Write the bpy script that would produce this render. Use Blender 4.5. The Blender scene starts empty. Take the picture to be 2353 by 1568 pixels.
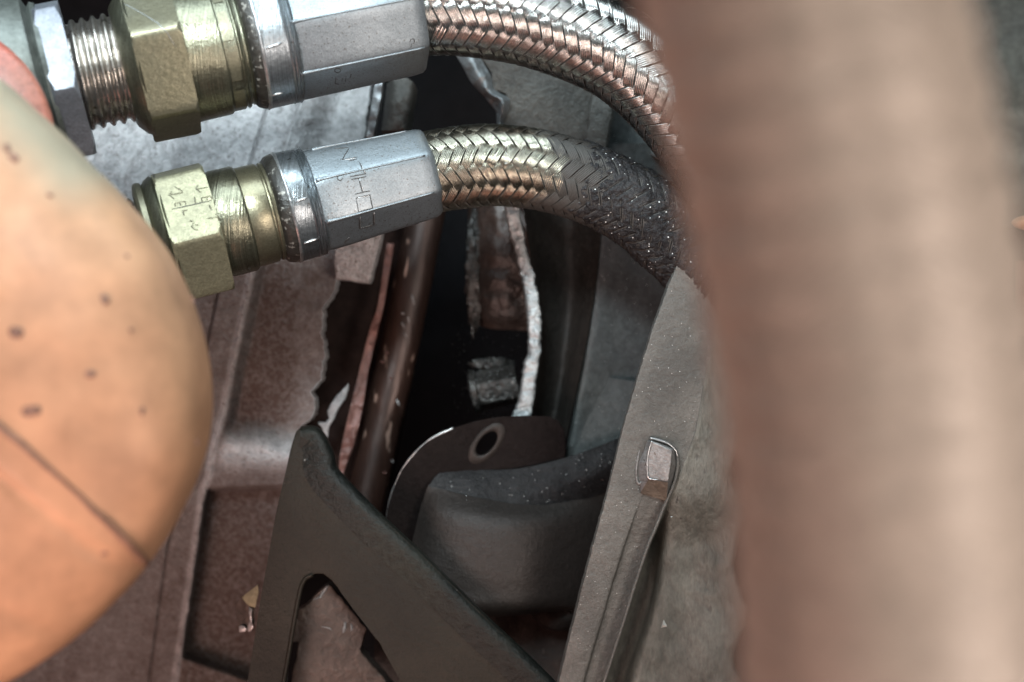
import bpy, bmesh, math, random
import numpy as np
from mathutils import Vector, Matrix, noise
from mathutils.bvhtree import BVHTree
from mathutils.geometry import tessellate_polygon

random.seed(7); rng = np.random.default_rng(7)
scene = bpy.context.scene
PI = math.pi
# ---------------------------------------------------------------- camera, world, lamps
S = 0.30 / 2353.0            # metres per unit of the measured layout (at the focal plane)
DC = 2353.0 * 50 / 36        # camera distance in the same units
cam_d = bpy.data.cameras.new('camera'); cam = bpy.data.objects.new('camera', cam_d)
scene.collection.objects.link(cam); scene.camera = cam
cam.location = (0, 0, DC * S)
cam_d.lens = 50; cam_d.sensor_width = 36; cam_d.clip_start = 0.005; cam_d.clip_end = 20
cam_d.dof.use_dof = True; cam_d.dof.focus_distance = (DC - 55) * S
cam_d.dof.aperture_fstop = 7.6

world = bpy.data.worlds.new('World'); scene.world = world; world.use_nodes = True
wb = world.node_tree.nodes['Background']
wb.inputs[0].default_value = (0.55, 0.6, 0.62, 1); wb.inputs[1].default_value = 0.055

def area(name, loc, aim, size, power, col, spread=180):
    d = bpy.data.lights.new(name, 'AREA'); d.shape = 'RECTANGLE'
    d.size, d.size_y = size; d.energy = power; d.color = col; d.spread = math.radians(spread)
    o = bpy.data.objects.new(name, d); scene.collection.objects.link(o)
    o.location = loc
    o.rotation_euler = (Vector(aim) - Vector(loc)).to_track_quat('-Z', 'Y').to_euler()
area('cool_key_light', (-0.05, 0.27, 0.15), (0.0, 0.0, -0.03), (0.36, 0.10), 1.25, (0.76, 0.92, 1.0))  # cool soft key from above; its source is unseen
area('casting_fill_beam', (-0.09, 0.24, 0.46), (-0.055, 0.06, -0.03), (0.10, 0.10), 0.26, (0.82, 0.95, 1.0), 40)  # added narrow beam that brightens the upper casting
area('front_fill_light', (0.12, 0.20, 0.55), (0.02, 0, 0), (0.16, 0.16), 0.22, (0.98, 1.0, 0.92))  # added weak fill from the front, no such source in view
area('red_bounce_lamp', (-0.27, -0.34, 0.26), (-0.10, -0.02, 0.02), (0.36, 0.26), 0.72, (1.0, 0.46, 0.36))
area('warm_cap_fill', (-0.30, -0.26, 0.56), (-0.17, -0.04, 0.12), (0.24, 0.24), 0.50, (1.0, 0.74, 0.66), 62)  # added warm fill aimed at the orange cap
area('hose_fill_light', (0.34, -0.14, 0.56), (0.13, -0.01, 0.25), (0.16, 0.24), 0.38, (1.0, 0.87, 0.79), 60)  # added to brighten the near hose on the right
scene.view_settings.view_transform = 'Standard'; scene.view_settings.look = 'None'
scene.view_settings.exposure = 0; scene.view_settings.gamma = 1
scene.render.engine = 'CYCLES'
try:
    scene.cycles.use_denoising = True
    scene.cycles.max_bounces = 6; scene.cycles.sample_clamp_indirect = 4
except Exception:
    pass

# ---------------------------------------------------------------- helpers
def P(x, y, z=0.0):
    k = (1 - z / DC) * S
    return Vector(((x - 1176.5) * k, -(y - 784.0) * k, z * S))
def PA(x, y, z):            # numpy version
    k = (1 - z / DC) * S
    return np.stack([(x - 1176.5) * k, -(y - 784.0) * k, z * S], -1)
def fbm(x, y, sc, seed=0, octv=3):
    return noise.fractal(Vector((x * sc + seed * 17.3, y * sc - seed * 5.1, seed * 3.7)), 0.9, 2.0, octv)
def cr(x0, y0, k, pts):     # measured crop coordinates -> layout units
    return [((x0 + a * k) * .9412, (y0 + b * k) * .9412) for a, b in pts]
def interp(pts, t):         # piecewise linear with smooth ends: pts [(t, v)]
    xs = [p[0] for p in pts]; ys = [p[1] for p in pts]
    return np.interp(t, xs, ys)
def sstep(a, b, x):
    t = np.clip((x - a) / (b - a + 1e-9), 0, 1); return t * t * (3 - 2 * t)
def catmull(pts, n):
    pts = [np.array(p, float) for p in pts]
    pts = [2 * pts[0] - pts[1]] + pts + [2 * pts[-1] - pts[-2]]
    out = []
    for i in range(1, len(pts) - 2):
        p0, p1, p2, p3 = pts[i - 1:i + 3]
        for j in range(n):
            t = j / n
            out.append(0.5 * ((2 * p1) + (-p0 + p2) * t + (2 * p0 - 5 * p1 + 4 * p2 - p3) * t * t + (-p0 + 3 * p1 - 3 * p2 + p3) * t ** 3))
    out.append(pts[-2]); return out

GEO = {}
def root(name, label, cat, loc, group=None):
    o = bpy.data.objects.new(name, None); scene.collection.objects.link(o)
    o.empty_display_size = 0.01
    o.location = loc; o['label'] = label; o['category'] = cat
    if group: o['group'] = group
    return o
def base_of(parent):
    b = Vector((0, 0, 0))
    while parent is not None:
        b += parent.location; parent = parent.parent
    return b
def put(name, verts, faces, mat, parent=None, smooth=True, label=None, cat=None, kind=None, group=None, attr=None, bevel=0, weighted=False, angle=None):
    v = np.asarray([tuple(p) for p in verts], dtype=float)
    if parent is not None:
        off = np.array(base_of(parent)); loc = Vector((0, 0, 0))
    else:
        off = (v.min(0) + v.max(0)) / 2; off[2] = v[:, 2].min(); loc = Vector(off)
    me = bpy.data.meshes.new(name)
    me.from_pydata((v - off).tolist(), [], [tuple(f) for f in faces])
    if attr is not None:
        for an, av in attr.items():
            a = me.attributes.new(an, 'FLOAT', 'POINT'); a.data.foreach_set('value', np.asarray(av, dtype=np.float32))
    if angle is not None:
        bm = bmesh.new(); bm.from_mesh(me)
        bmesh.ops.recalc_face_normals(bm, faces=bm.faces)
        for e in bm.edges:
            e.smooth = not (len(e.link_faces) == 2 and e.calc_face_angle(0) > math.radians(angle))
        for f in bm.faces: f.smooth = True
        bm.to_mesh(me); bm.free()
    elif smooth:
        me.polygons.foreach_set('use_smooth', [True] * len(me.polygons))
    me.materials.append(mat); me.update()
    o = bpy.data.objects.new(name, me); scene.collection.objects.link(o)
    o.parent = parent; o.location = loc
    if bevel:
        m = o.modifiers.new('bevel', 'BEVEL'); m.width = bevel * S; m.segments = 2; m.limit_method = 'ANGLE'; m.angle_limit = math.radians(40)
    if label: o['label'] = label
    if cat: o['category'] = cat
    if kind: o['kind'] = kind
    if group: o['group'] = group
    GEO[o.name] = (v, [tuple(f) for f in faces])
    return o
_bvh = {}
def cast(x, y, objs):
    best = None; o0 = Vector((0, 0, DC * S)); d = (P(x, y, 0) - o0).normalized()
    for o in objs:
        if o.name not in _bvh:
            v, f = GEO[o.name]; _bvh[o.name] = BVHTree.FromPolygons([Vector(p) for p in v], f)
        h = _bvh[o.name].ray_cast(o0, d)
        if h[0] is not None and (best is None or h[3] < best[3]): best = h
    if best is None: return None
    n = best[1]
    if n.dot(d) > 0: n = -n
    return best[0], n
def grid(nr, nc, closed=False):
    f = []
    for i in range(nr - 1):
        for j in range(nc if closed else nc - 1):
            a = i * nc + j; b = i * nc + (j + 1) % nc
            f.append((a, b, b + nc, a + nc))
    return f
def tube_geo(pts, rad, n=8, cap=True, jit=0):
    pts = [Vector(p) for p in pts]; V = []; up = Vector((0, 0, 1))
    for i, p in enumerate(pts):
        t = (pts[min(i + 1, len(pts) - 1)] - pts[max(i - 1, 0)]).normalized()
        e2 = (up - up.dot(t) * t)
        if e2.length < 1e-4: e2 = Vector((0, 1, 0)) - Vector((0, 1, 0)).dot(t) * t
        e2.normalize(); e1 = e2.cross(t)
        r = (rad(i / (len(pts) - 1)) if callable(rad) else rad) * S
        for k in range(n):
            a = 2 * PI * k / n
            rr = r * (1 + jit * random.uniform(-1, 1))
            V.append(p + rr * (math.cos(a) * e2 + math.sin(a) * e1))
    F = grid(len(pts), n, True)
    if cap: F += [tuple(range(n))[::-1], tuple(range(len(V) - n, len(V)))]
    return V, F
class Axis:                 # straight 3-D axis given by two measured points
    def __init__(s, xr, yr, zr, xl, yl, zl):
        s.xr, s.xl = xr, xl; s.a = P(xr, yr, zr); s.b = P(xl, yl, zl); s.zr, s.zl = zr, zl
        s.d = (s.b - s.a).normalized()
        z = Vector((0, 0, 1)); s.e2 = (z - z.dot(s.d) * s.d).normalized()
        s.e1 = s.d.cross(s.e2).normalized()
        if s.e1.y < 0: s.e1 = -s.e1
    def at(s, x):
        return s.a + (s.b - s.a) * ((x - s.xr) / (s.xl - s.xr))
    def k(s, x):
        t = (x - s.xr) / (s.xl - s.xr); return (1 - (s.zr + (s.zl - s.zr) * t) / DC) * S
def polyr(th, n, corner, soft=0.0):   # radius factor of an n-gon with a corner at angle `corner`
    seg = 2 * PI / n
    q = (th - corner) % seg - seg / 2
    r = math.cos(seg / 2) / math.cos(q)
    if soft:                 # rounded corners
        lim = 1 - soft
        r = lim - math.log1p(math.exp((lim - r) * 60)) / 60 + 0.0 if r > lim - .1 else r
        r = min(r, lim + .003)
    return r
def lathe(name, ax, prof, mat, parent, n=160, shape=None, label=None, wob=0, angle=35, caps=True):
    V = []; seedv = random.random() * 9
    for i, (x, r) in enumerate(prof):
        c = ax.at(x); k = ax.k(x)
        for j in range(n):
            th = 2 * PI * j / n
            rr = r * (shape(th, x) if shape else 1)
            if wob: rr += wob * noise.noise(Vector((math.cos(th) * 3, math.sin(th) * 3, x * .03 + seedv)))
            V.append(c + rr * k * (math.sin(th) * ax.e1 + math.cos(th) * ax.e2))
    F = grid(len(prof), n, True)
    if caps:
        F += [tuple(range(n)), tuple(range(len(V) - n, len(V)))[::-1]]
    return put(name, V, F, mat, parent, label=label, angle=angle)
def plate(name, outline, zf, thick, mat, parent, dens=12, jag=0, bevel=3, label=None, hole=None, seed=1, **kw):
    def densify(o):
        out = []
        for i in range(len(o)):
            a = np.array(o[i][:2], float); b = np.array(o[(i + 1) % len(o)][:2], float)
            m = max(1, int(np.linalg.norm(b - a) / dens))
            for j in range(m):
                p = a + (b - a) * j / m
                if jag: p = p + jag * np.array([fbm(p[0], p[1], .06, seed), fbm(p[0], p[1], .06, seed + 3)])
                out.append(p)
        return out
    loops = [densify(outline)] + ([densify(hole)] if hole else [])
    bm = bmesh.new(); top = []; edges = []
    for lp in loops:
        vs = [bm.verts.new(P(p[0], p[1], zf(p[0], p[1]))) for p in lp]
        top.append(vs)
        for i in range(len(vs)): edges.append(bm.edges.new((vs[i], vs[(i + 1) % len(vs)])))
    if hole:
        bmesh.ops.triangle_fill(bm, use_beauty=True, edges=edges)
    else:
        bm.faces.new(top[0])
    bmesh.ops.recalc_face_normals(bm, faces=bm.faces)
    if sum(f.normal.z for f in bm.faces) < 0: bmesh.ops.reverse_faces(bm, faces=bm.faces)
    topf = list(bm.faces)
    rim = [e for e in bm.edges if len(e.link_faces) == 1]
    r = bmesh.ops.extrude_edge_only(bm, edges=rim)
    nv = [g for g in r['geom'] if isinstance(g, bmesh.types.BMVert)]
    for v in nv: v.co.z -= thick * S
    if bevel:
        re = [e for e in bm.edges if len(e.link_faces) == 2 and len([f for f in e.link_faces if f in topf]) == 1]
        bmesh.ops.bevel(bm, geom=re, offset=bevel * S, segments=3, profile=0.5, affect='EDGES', clamp_overlap=True)
    bmesh.ops.recalc_face_normals(bm, faces=bm.faces)
    bm.verts.index_update()
    V = [v.co.copy() for v in bm.verts]; F = [tuple(v.index for v in f.verts) for f in bm.faces]; bm.free()
    return put(name, V, F, mat, parent, label=label, angle=50, **kw)
def sheet(name, rows, nu, nv, mat, parent=None, thick=0, rough=0, rs=.03, seed=1, label=None, flat=False, **kw):
    """rows: list of lists of (x,y,z); interpolated by splines both ways, with an optional back face"""
    R = [catmull(r, max(1, nu // (len(r) - 1))) for r in rows]
    cols = list(zip(*R)); C = [catmull(c, max(1, nv // (len(rows) - 1))) for c in cols]
    nr, nc = len(C), len(C[0]); V = []
    for c in C:
        for p in c:
            z = p[2]
            if rough: z += rough * fbm(p[0], p[1], rs, seed, 4)
            V.append(P(p[0], p[1], z))
    F = grid(nr, nc)
    if thick:
        m = len(V); V += [v - Vector((0, 0, thick * S)) for v in V[:m]]
        ring = [j for j in range(nc)] + [i * nc + nc - 1 for i in range(1, nr)] + [(nr - 1) * nc + j for j in range(nc - 2, -1, -1)] + [i * nc for i in range(nr - 2, 0, -1)]
        for i in range(len(ring)):
            a, b = ring[i], ring[(i + 1) % len(ring)]
            F.append((b, a, a + m, b + m))
        F += [tuple(q + m for q in f[::-1]) for f in grid(nr, nc)]
    return put(name, V, F, mat, parent, label=label, angle=50, **kw)

# ---------------------------------------------------------------- materials
SPEC = {'oily_grit_crust': .12, 'black_pressed_steel': .2, 'dusty_dark_steel': .2, 'greasy_flange': .2, 'oily_cast': .2, 'oily_dust_shelf': .15, 'dusty_inner_panel': .3}
MOTT = {'cast_aluminium': .36, 'yellow_zinc': .12, 'yellow_zinc_forged': .18, 'yellow_zinc_turned': .08, 'bright_nickel': .15, 'zinc_ferrule_turned': .08, 'black_pressed_steel': .15, 'dusty_dark_steel': .18, 'tan_braid': .05}
def mat(name, c1, c2, metal=0.0, rough=0.5, ls=25, fs=900, bump=0.35, bd=0.00025, speck=None, spark=None, dark=None, rvar=0.15, spec=0.5, brushed=None, gattr=None, gsoft=False, stretch=None, coat=0, lo=0.35, hi=0.65, streak=None, mott=.32):
    mott = MOTT.get(name, mott); spec = SPEC.get(name, spec)
    m = bpy.data.materials.new(name); m.use_nodes = True; nt = m.node_tree; N = nt.nodes; L = nt.links
    b = N['Principled BSDF']; b.inputs['Metallic'].default_value = metal
    b.inputs['Specular IOR Level'].default_value = spec; b.inputs['Coat Weight'].default_value = coat
    tc = N.new('ShaderNodeTexCoord'); geo = N.new('ShaderNodeNewGeometry')
    src = geo.outputs['Position']
    def mp(v, sc):
        q = N.new('ShaderNodeMapping'); L.new(v, q.inputs[0]); q.inputs['Scale'].default_value = sc; return q.outputs[0]
    if stretch: src = mp(src, stretch)
    def nz(scale, detail=4, r=.6, v=src):
        q = N.new('ShaderNodeTexNoise'); q.inputs['Scale'].default_value = scale; q.inputs['Detail'].default_value = detail
        q.inputs['Roughness'].default_value = r; L.new(v, q.inputs['Vector']); return q.outputs['Fac']
    def ramp(v, a, bb):
        q = N.new('ShaderNodeMapRange'); q.inputs[1].default_value = a; q.inputs[2].default_value = bb; L.new(v, q.inputs[0]); return q.outputs[0]
    def mix(f, a, bb):
        q = N.new('ShaderNodeMix'); q.data_type = 'RGBA'
        if hasattr(f, 'links'): L.new(f, q.inputs[0])
        else: q.inputs[0].default_value = f
        for s_, v in ((6, a), (7, bb)):
            if hasattr(v, 'links'): L.new(v, q.inputs[s_])
            else: q.inputs[s_].default_value = (*v, 1)
        return q.outputs[2]
    def math_(op, a, bb):
        q = N.new('ShaderNodeMath'); q.operation = op
        for i, v in enumerate((a, bb)):
            if hasattr(v, 'links'): L.new(v, q.inputs[i])
            else: q.inputs[i].default_value = v
        return q.outputs[0]
    big = ramp(nz(ls, 5), lo, hi); fine = nz(fs, 3)
    col = mix(big, c1, c2)
    col = mix(ramp(fine, .3, .75), mix(.35, col, (0, 0, 0)), col)
    col = mix(ramp(nz(fs / 3.2, 3, .65), .36, .62), mix(mott, col, (0, 0, 0)), col)
    rough_v = math_('ADD', math_('MULTIPLY', big, rvar), rough - rvar / 2)
    h = math_('MULTIPLY', fine, 1.0)
    h = math_('ADD', h, math_('MULTIPLY', nz(fs / 3.2, 3), 1.8))
    if speck:      # dark dirt spots
        sc_, th_, cc_ = speck
        f = ramp(nz(sc_, 2, .5), th_, th_ + .05)
        col = mix(f, col, cc_)
    if dark:       # broad dirt patches
        sc_, th_, cc_ = dark
        f = ramp(nz(sc_, 6, .65), th_, th_ + .12)
        col = mix(f, col, cc_)
        rough_v = math_('ADD', rough_v, math_('MULTIPLY', f, .2))
    mt = None
    if spark:      # tiny bright metal flecks in the dust
        sc_, th_ = spark
        v = N.new('ShaderNodeTexVoronoi'); v.inputs['Scale'].default_value = sc_; L.new(src, v.inputs['Vector'])
        sep = N.new('ShaderNodeSeparateColor'); L.new(v.outputs['Color'], sep.inputs[0])
        f = math_('MULTIPLY', math_('GREATER_THAN', sep.outputs[0], th_), math_('LESS_THAN', v.outputs['Distance'], .32))
        col = mix(f, col, (.55, .57, .56))
    if brushed:    # turning marks across the fitting axis
        bsc, bdir, amt = brushed
        q = N.new('ShaderNodeMapping'); L.new(geo.outputs['Position'], q.inputs[0])
        q.inputs['Rotation'].default_value = (0, 0, bdir); q.inputs['Scale'].default_value = (1, .012, .012)
        f = nz(bsc, 3, .6, q.outputs[0])
        h = math_('ADD', h, math_('MULTIPLY', f, amt))
        col = mix(ramp(f, .35, .7), mix(.4, col, (0, 0, 0)), col)
    if gattr:      # soot, painted-in shade and a rim tint carried by a mesh attribute
        a = N.new('ShaderNodeAttribute'); a.attribute_name = 'grime_shade'
        f = math_('MULTIPLY', a.outputs['Fac'], math_('ADD', .80, math_('MULTIPLY', ramp(nz(fs / 1.6, 4, .7), .4, .56), .20))) if gsoft else ramp(math_('ADD', a.outputs['Fac'], math_('MULTIPLY', math_('SUBTRACT', nz(260, 5), .5), 1.1)), .42, .6)
        col = mix(f, col, gattr)
        rough_v = math_('ADD', rough_v, math_('MULTIPLY', f, .35))
        mt = math_('MULTIPLY', math_('SUBTRACT', 1.0, math_('MULTIPLY', f, .85)), metal)
        h = math_('ADD', h, math_('MULTIPLY', f, 1.5))
    L.new(col, b.inputs['Base Color'])
    if mt is not None: L.new(mt, b.inputs['Metallic'])
    cl = N.new('ShaderNodeClamp'); L.new(rough_v, cl.inputs[0]); cl.inputs[1].default_value = .05; L.new(cl.outputs[0], b.inputs['Roughness'])
    bp = N.new('ShaderNodeBump'); bp.inputs['Strength'].default_value = bump; bp.inputs['Distance'].default_value = bd
    L.new(h, bp.inputs['Height']); L.new(bp.outputs[0], b.inputs['Normal'])
    return m
AXR = math.radians(-14)
M = {}
M['steel_braid'] = mat('steel_braid', (.52, .51, .49), (.38, .36, .34), 1, .26, 60, 2500, .1, speck=(1500, .7, (.12, .1, .08)), gattr=(.035, .033, .03))
M['brass_braid'] = mat('yellowed_braid', (.41, .39, .315), (.28, .26, .21), 1, .28, 60, 2500, .12, speck=(1300, .63, (.09, .08, .06)), gattr=(.035, .033, .03))
M['hose_core'] = mat('hose_core', (.03, .028, .025), (.05, .045, .04), 0, .7)
M['zinc'] = mat('zinc_ferrule', (.28, .31, .33), (.21, .235, .25), .8, .44, 30, 2400, .3, bd=.00012, mott=.1, speck=(1500, .64, (.1, .095, .09)), dark=(45, .62, (.16, .15, .13)))
M['zinc_turned'] = mat('zinc_ferrule_turned', (.38, .41, .43), (.30, .33, .35), .9, .36, 30, 1100, .25, speck=(600, .68, (.1, .095, .09)), brushed=(2400, AXR, 2.5))
M['gold'] = mat('yellow_zinc', (.24, .215, .14), (.175, .165, .12), .8, .40, 30, 2000, .28, bd=.00015, speck=(1500, .66, (.1, .09, .06)), dark=(45, .63, (.14, .13, .1)))
M['gold_cast'] = mat('yellow_zinc_forged', (.34, .315, .20), (.24, .225, .15), .6, .46, 30, 1700, .5, bd=.0002, speck=(1300, .68, (.15, .14, .1)), dark=(55, .66, (.13, .12, .1)))
M['gold_turned'] = mat('yellow_zinc_turned', (.32, .30, .21), (.21, .21, .155), .9, .34, 30, 2000, .3, speck=(1400, .68, (.1, .09, .06)), brushed=(2200, AXR, 3))
M['grease'] = mat('greasy_gap', (.025, .022, .018), (.05, .045, .038), .2, .5, 60, 900, .8, speck=(700, .62, (.18, .17, .15)))
M['bright'] = mat('worn_bright_metal', (.72, .73, .73), (.55, .56, .57), .9, .35, 80, 900, .4)
M['nickel'] = mat('bright_nickel', (.32, .33, .36), (.22, .23, .26), .7, .48, 40, 1400, .5, speck=(1200, .64, (.2, .2, .22)))
M['thread'] = mat('thread_steel', (.6, .55, .5), (.42, .38, .34), .95, .28, 60, 900, .3, speck=(500, .66, (.1, .08, .06)))
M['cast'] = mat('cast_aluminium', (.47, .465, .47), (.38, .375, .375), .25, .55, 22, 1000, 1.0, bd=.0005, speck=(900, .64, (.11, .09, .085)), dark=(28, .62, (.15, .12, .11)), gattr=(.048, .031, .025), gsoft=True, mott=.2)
M['cast_dark'] = mat('oily_cast', (.03, .026, .023), (.016, .0145, .013), .05, .5, 25, 1400, .8, bd=.0003, speck=(1100, .66, (.04, .035, .03)))
M['fracture'] = mat('fresh_fracture', (.36, .39, .40), (.25, .275, .285), .5, .4, 70, 1300, .6, bd=.0005, speck=(700, .7, (.25, .26, .27)))
M['plate_gray'] = mat('dusty_cast_plate', (.13, .126, .112), (.08, .077, .07), .2, .6, 22, 1400, .9, bd=.0003, speck=(500, .70, (.04, .04, .04)))
M['panel'] = mat('dusty_inner_panel', (.10, .112, .108), (.035, .04, .046), .15, .6, 14, 1400, .6, spark=(3000, .992), lo=.3, hi=.7)
M['shaft'] = mat('oily_red_shaft', (.055, .028, .021), (.025, .015, .012), .4, .42, 30, 500, .6, speck=(300, .66, (.3, .2, .16)), stretch=(1, .25, 1))
M['red_strip'] = mat('torn_red_metal', (.2, .095, .08), (.13, .065, .055), .3, .5, 60, 400, 1.0, bd=.0006)
M['bracket'] = mat('black_pressed_steel', (.021, .018, .012), (.013, .0115, .0085), .05, .5, 16, 1800, .9, bd=.0002)
M['cup'] = mat('dusty_dark_steel', (.038, .032, .029), (.02, .017, .0155), .1, .5, 14, 1800, .8, bd=.0002)
M['tab'] = mat('black_tab_steel', (.008, .006, .006), (.013, .01, .009), 0, .55, 20, 1600, .7, bd=.0002, spec=.06)
M['flange'] = mat('greasy_flange', (.013, .0145, .013), (.024, .025, .02), .15, .45, 30, 1500, .9, bd=.0003)
M['soot'] = mat('sooty_inner_web', (.022, .013, .011), (.012, .008, .007), 0, .7, 30, 900, .6, spec=.05)
M['rail'] = mat('gray_dusty_rail', (.140, .138, .126), (.078, .078, .072), .2, .5, 30, 2000, .9, bd=.0002, mott=.2, speck=(900, .68, (.06, .055, .05)), spark=(3000, .992))
M['rail_side'] = mat('mottled_casting', (.175, .177, .155), (.065, .07, .06), .15, .55, 34, 1500, .9, bd=.0003, speck=(500, .69, (.05, .05, .045)), stretch=(1, .4, 1))
M['crust'] = mat('oily_grit_crust', (.022, .022, .024), (.045, .045, .047), .1, .34, 120, 1300, 1.0, bd=.0006, spark=(1500, .95))
M['grit'] = mat('glittering_grit', (.035, .034, .032), (.075, .072, .068), .5, .28, 200, 700, 1.0, bd=.0006, spark=(1600, .9))
M['orange'] = mat('orange_paint', (.56, .315, .18), (.54, .295, .175), 0, .5, 9, 90, .03, bd=.0003, spec=.3, rvar=.05, mott=.04, gattr=(.25, .23, .17), gsoft=True)
M['paint_chip'] = mat('paint_chip', (.22, .11, .075), (.3, .16, .11), 0, .6)
M['paint_seam'] = mat('dark_paint_seam', (.33, .18, .12), (.28, .15, .1), 0, .6)
M['bolt_face'] = mat('worn_bolt', (.34, .335, .325), (.24, .235, .23), .4, .45, 60, 1300, .8, bd=.0003, speck=(700, .66, (.1, .09, .08)))
M['bolt_brown'] = mat('brown_bolt_side', (.17, .14, .105), (.11, .09, .07), .1, .6, 60, 1300, .8, bd=.0003)
M['shelf'] = mat('oily_dust_shelf', (.026, .026, .027), (.014, .014, .015), .1, .5, 30, 1500, .9, bd=.0003, spark=(2600, .985), spec=.3)
M['red'] = mat('red_paint', (.42, .09, .06), (.34, .16, .11), 0, .45, 15)
M['olive'] = mat('olive_body', (.17, .18, .16), (.12, .13, .12), .5, .45, 20)
M['void'] = mat('black_cavity', (.004, .004, .005), (.008, .006, .006), 0, .7, 12, spec=.05)
M['lug_brown'] = mat('oily_brown_face', (.075, .05, .041), (.03, .023, .02), .2, .35, 30, 900, .8, bd=.0004, speck=(500, .66, (.02, .018, .016)))
M['chip'] = mat('pale_metal_chip', (.8, .82, .78), (.7, .72, .68), .3, .4)
M['swarf'] = mat('dull_swarf', (.5, .51, .5), (.3, .3, .3), .9, .35, 300)
M['blur_hose'] = mat('tan_braid', (.60, .50, .425), (.50, .415, .35), .1, .45, 12, 500, .2)
M['stamp'] = mat('stamp_groove', (.06, .055, .05), (.09, .085, .08), .5, .5)
M['brown_piece'] = mat('brown_broken_cast', (.115, .084, .069), (.07, .052, .044), .25, .5, 25, 420, .9, bd=.0006, speck=(300, .66, (.07, .05, .04)))

# ---------------------------------------------------------------- large structure: cavity
def box(name, x0, y0, x1, y1, z, m, **kw):
    V = [P(x, y, z) for x, y in ((x0, y0), (x1, y0), (x1, y1), (x0, y1))]
    return put(name, V, [(3, 2, 1, 0)], m, smooth=False, **kw)
back = sheet('cavity_wall', [[(-900, -700, -1500), (1176, -700, -1650), (3300, -700, -1500)], [(-900, 800, -1600), (1176, 800, -1750), (3300, 800, -1600)], [(-900, 2300, -1500), (1176, 2300, -1650), (3300, 2300, -1500)]], 24, 24, M['void'], None, kind='structure')

# ---------------------------------------------------------------- left gearbox housing (height field cut along its broken edge)
XR = [(60, 850), (150, 856), (240, 846), (310, 838), (420, 812), (560, 786), (579, 781), (625, 775), (671, 768), (690, 757), (710, 742), (735, 739), (761, 739), (790, 743), (817, 745), (845, 742), (873, 737), (890, 724), (901, 717), (924, 722), (946, 723), (965, 712), (985, 684), (1010, 676), (1100, 690), (1200, 690), (1320, 660), (1660, 645)]
RG = [(60, 768), (150, 726), (235, 700), (300, 676), (380, 650), (615, 585), (803, 546), (957, 517), (1010, 500), (1100, 484), (1130, 472), (1300, 447), (1500, 417), (1660, 395)]
L1 = [(60, 662), (250, 612), (365, 577), (672, 501), (798, 475), (1000, 437), (1270, 384), (1660, 330)]
def house_z(x, y):
    z = -330.0 - 0.55 * np.maximum(0, 480 - y) - 0.24 * np.maximum(0, y - 520)
    z = z - .12 * np.maximum(0, 400 - x)
    l1 = interp(L1, y); d = x - l1
    z = z - 9 * (1 - sstep(-3, 3, d)) - 11 * np.exp(-(d / 3.0) ** 2)
    d2 = x - (l1 - 172)                     # second fine line, then the curved groove
    z = z - 8 * (1 - sstep(-3, 3, d2))
    d3 = x - (l1 - 285 + 40 * sstep(420, 250, y)); z = z - 12 * np.exp(-(d3 / 9.0) ** 2)
    rg = interp(RG, y) + 3 * np.array([fbm(0, yy, .05, 4) for yy in np.atleast_1d(y)])[0]; d = x - rg
    lip = 7 * np.exp(-((d + 6) / 7.0) ** 2)
    wfall = 30 + 60 * (1 - sstep(380, 560, y))
    upper = sstep(0, wfall, d) * (56 + 30 * (1 - sstep(250, 400, y)))
    pocket_top = 955 + 12 * math.sin(x * .02)
    ua = 1 - sstep(pocket_top + 10, pocket_top + 84, y)
    pa = sstep(1118, 1134, y + .04 * (x - 500)) * (1 - sstep(1490, 1516, y - .35 * (x - 420)))
    depth = upper * ua + 80 * sstep(0, 9, d) * pa
    ledge = 20 * sstep(0, 40, d) * np.exp(-((y - 1066) / 40.0) ** 2)
    z = z - depth + lip * (1 - 0.5 * ua * 0) + ledge
    # curl at the torn rim
    rim = interp(XR, y) - x
    z = z + 14 * np.exp(-(rim / 26.0) ** 2) * sstep(560, 640, y) * (1 - sstep(960, 1000, y))
    # gentle swelling of the panel beside the tear
    z = z + 26 * np.exp(-(((x - 680) / 90.0) ** 2 + ((y - 800) / 170.0) ** 2))
    return z
ys = np.arange(60, 1664, 4.0); V = []; GA = []; nc = 250
for y in ys:
    xr = float(interp(XR, y)) + 3.2 * fbm(3, y, .045, 2, 4) + 3.0 * fbm(8, y, .17, 5, 3)
    rg = float(interp(RG, y)); l1 = float(interp(L1, y))
    # denser columns round the two edges
    a = np.linspace(-60, l1 - 8, 60, endpoint=False); b_ = np.linspace(l1 - 8, l1 + 8, 14, endpoint=False)
    c_ = np.linspace(l1 + 8, rg - 14, 26, endpoint=False); d_ = np.linspace(rg - 14, rg + 44, 60, endpoint=False)
    e_ = np.linspace(rg + 44, max(xr, rg + 60), nc - 160)
    xs = np.concatenate([a, b_, c_, d_, e_])
    for x in xs:
        z = float(house_z(x, y)) + 2.2 * fbm(x, y, .03, 6, 4)
        V.append(P(x, y, z))
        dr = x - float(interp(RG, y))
        ga = .86 * float(sstep(380, 620, y)) * (1 - .5 * float(sstep(14, 4, abs(dr + 6))))  # shade painted in: casting darker lower down, lighter along the ridge
        ga += .22 * float(sstep(6, 50, dr)) * float(sstep(560, 640, y)) * float(1 - sstep(950, 1010, y)) * float(1 - sstep(640, 700, x))  # recess beside the ridge darkened as shade too
        ga += .36 * float(sstep(0, 12, dr)) * float(sstep(1120, 1140, y)) - .8 * math.exp(-((y - 1038) / 34.0) ** 2) * float(sstep(0, 30, dr))  # pocket darkened; ledge highlight painted by lifting the tone
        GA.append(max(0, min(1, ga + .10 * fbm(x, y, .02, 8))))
F = grid(len(ys), nc)
m0 = len(V)                                  # torn edge has thickness
for i in range(len(ys)):
    p = V[i * nc + nc - 1]; V.append(p + Vector((-3 * S + 3 * S * fbm(1, i * .3, .5, 9), 0, -9 * S)))
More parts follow.
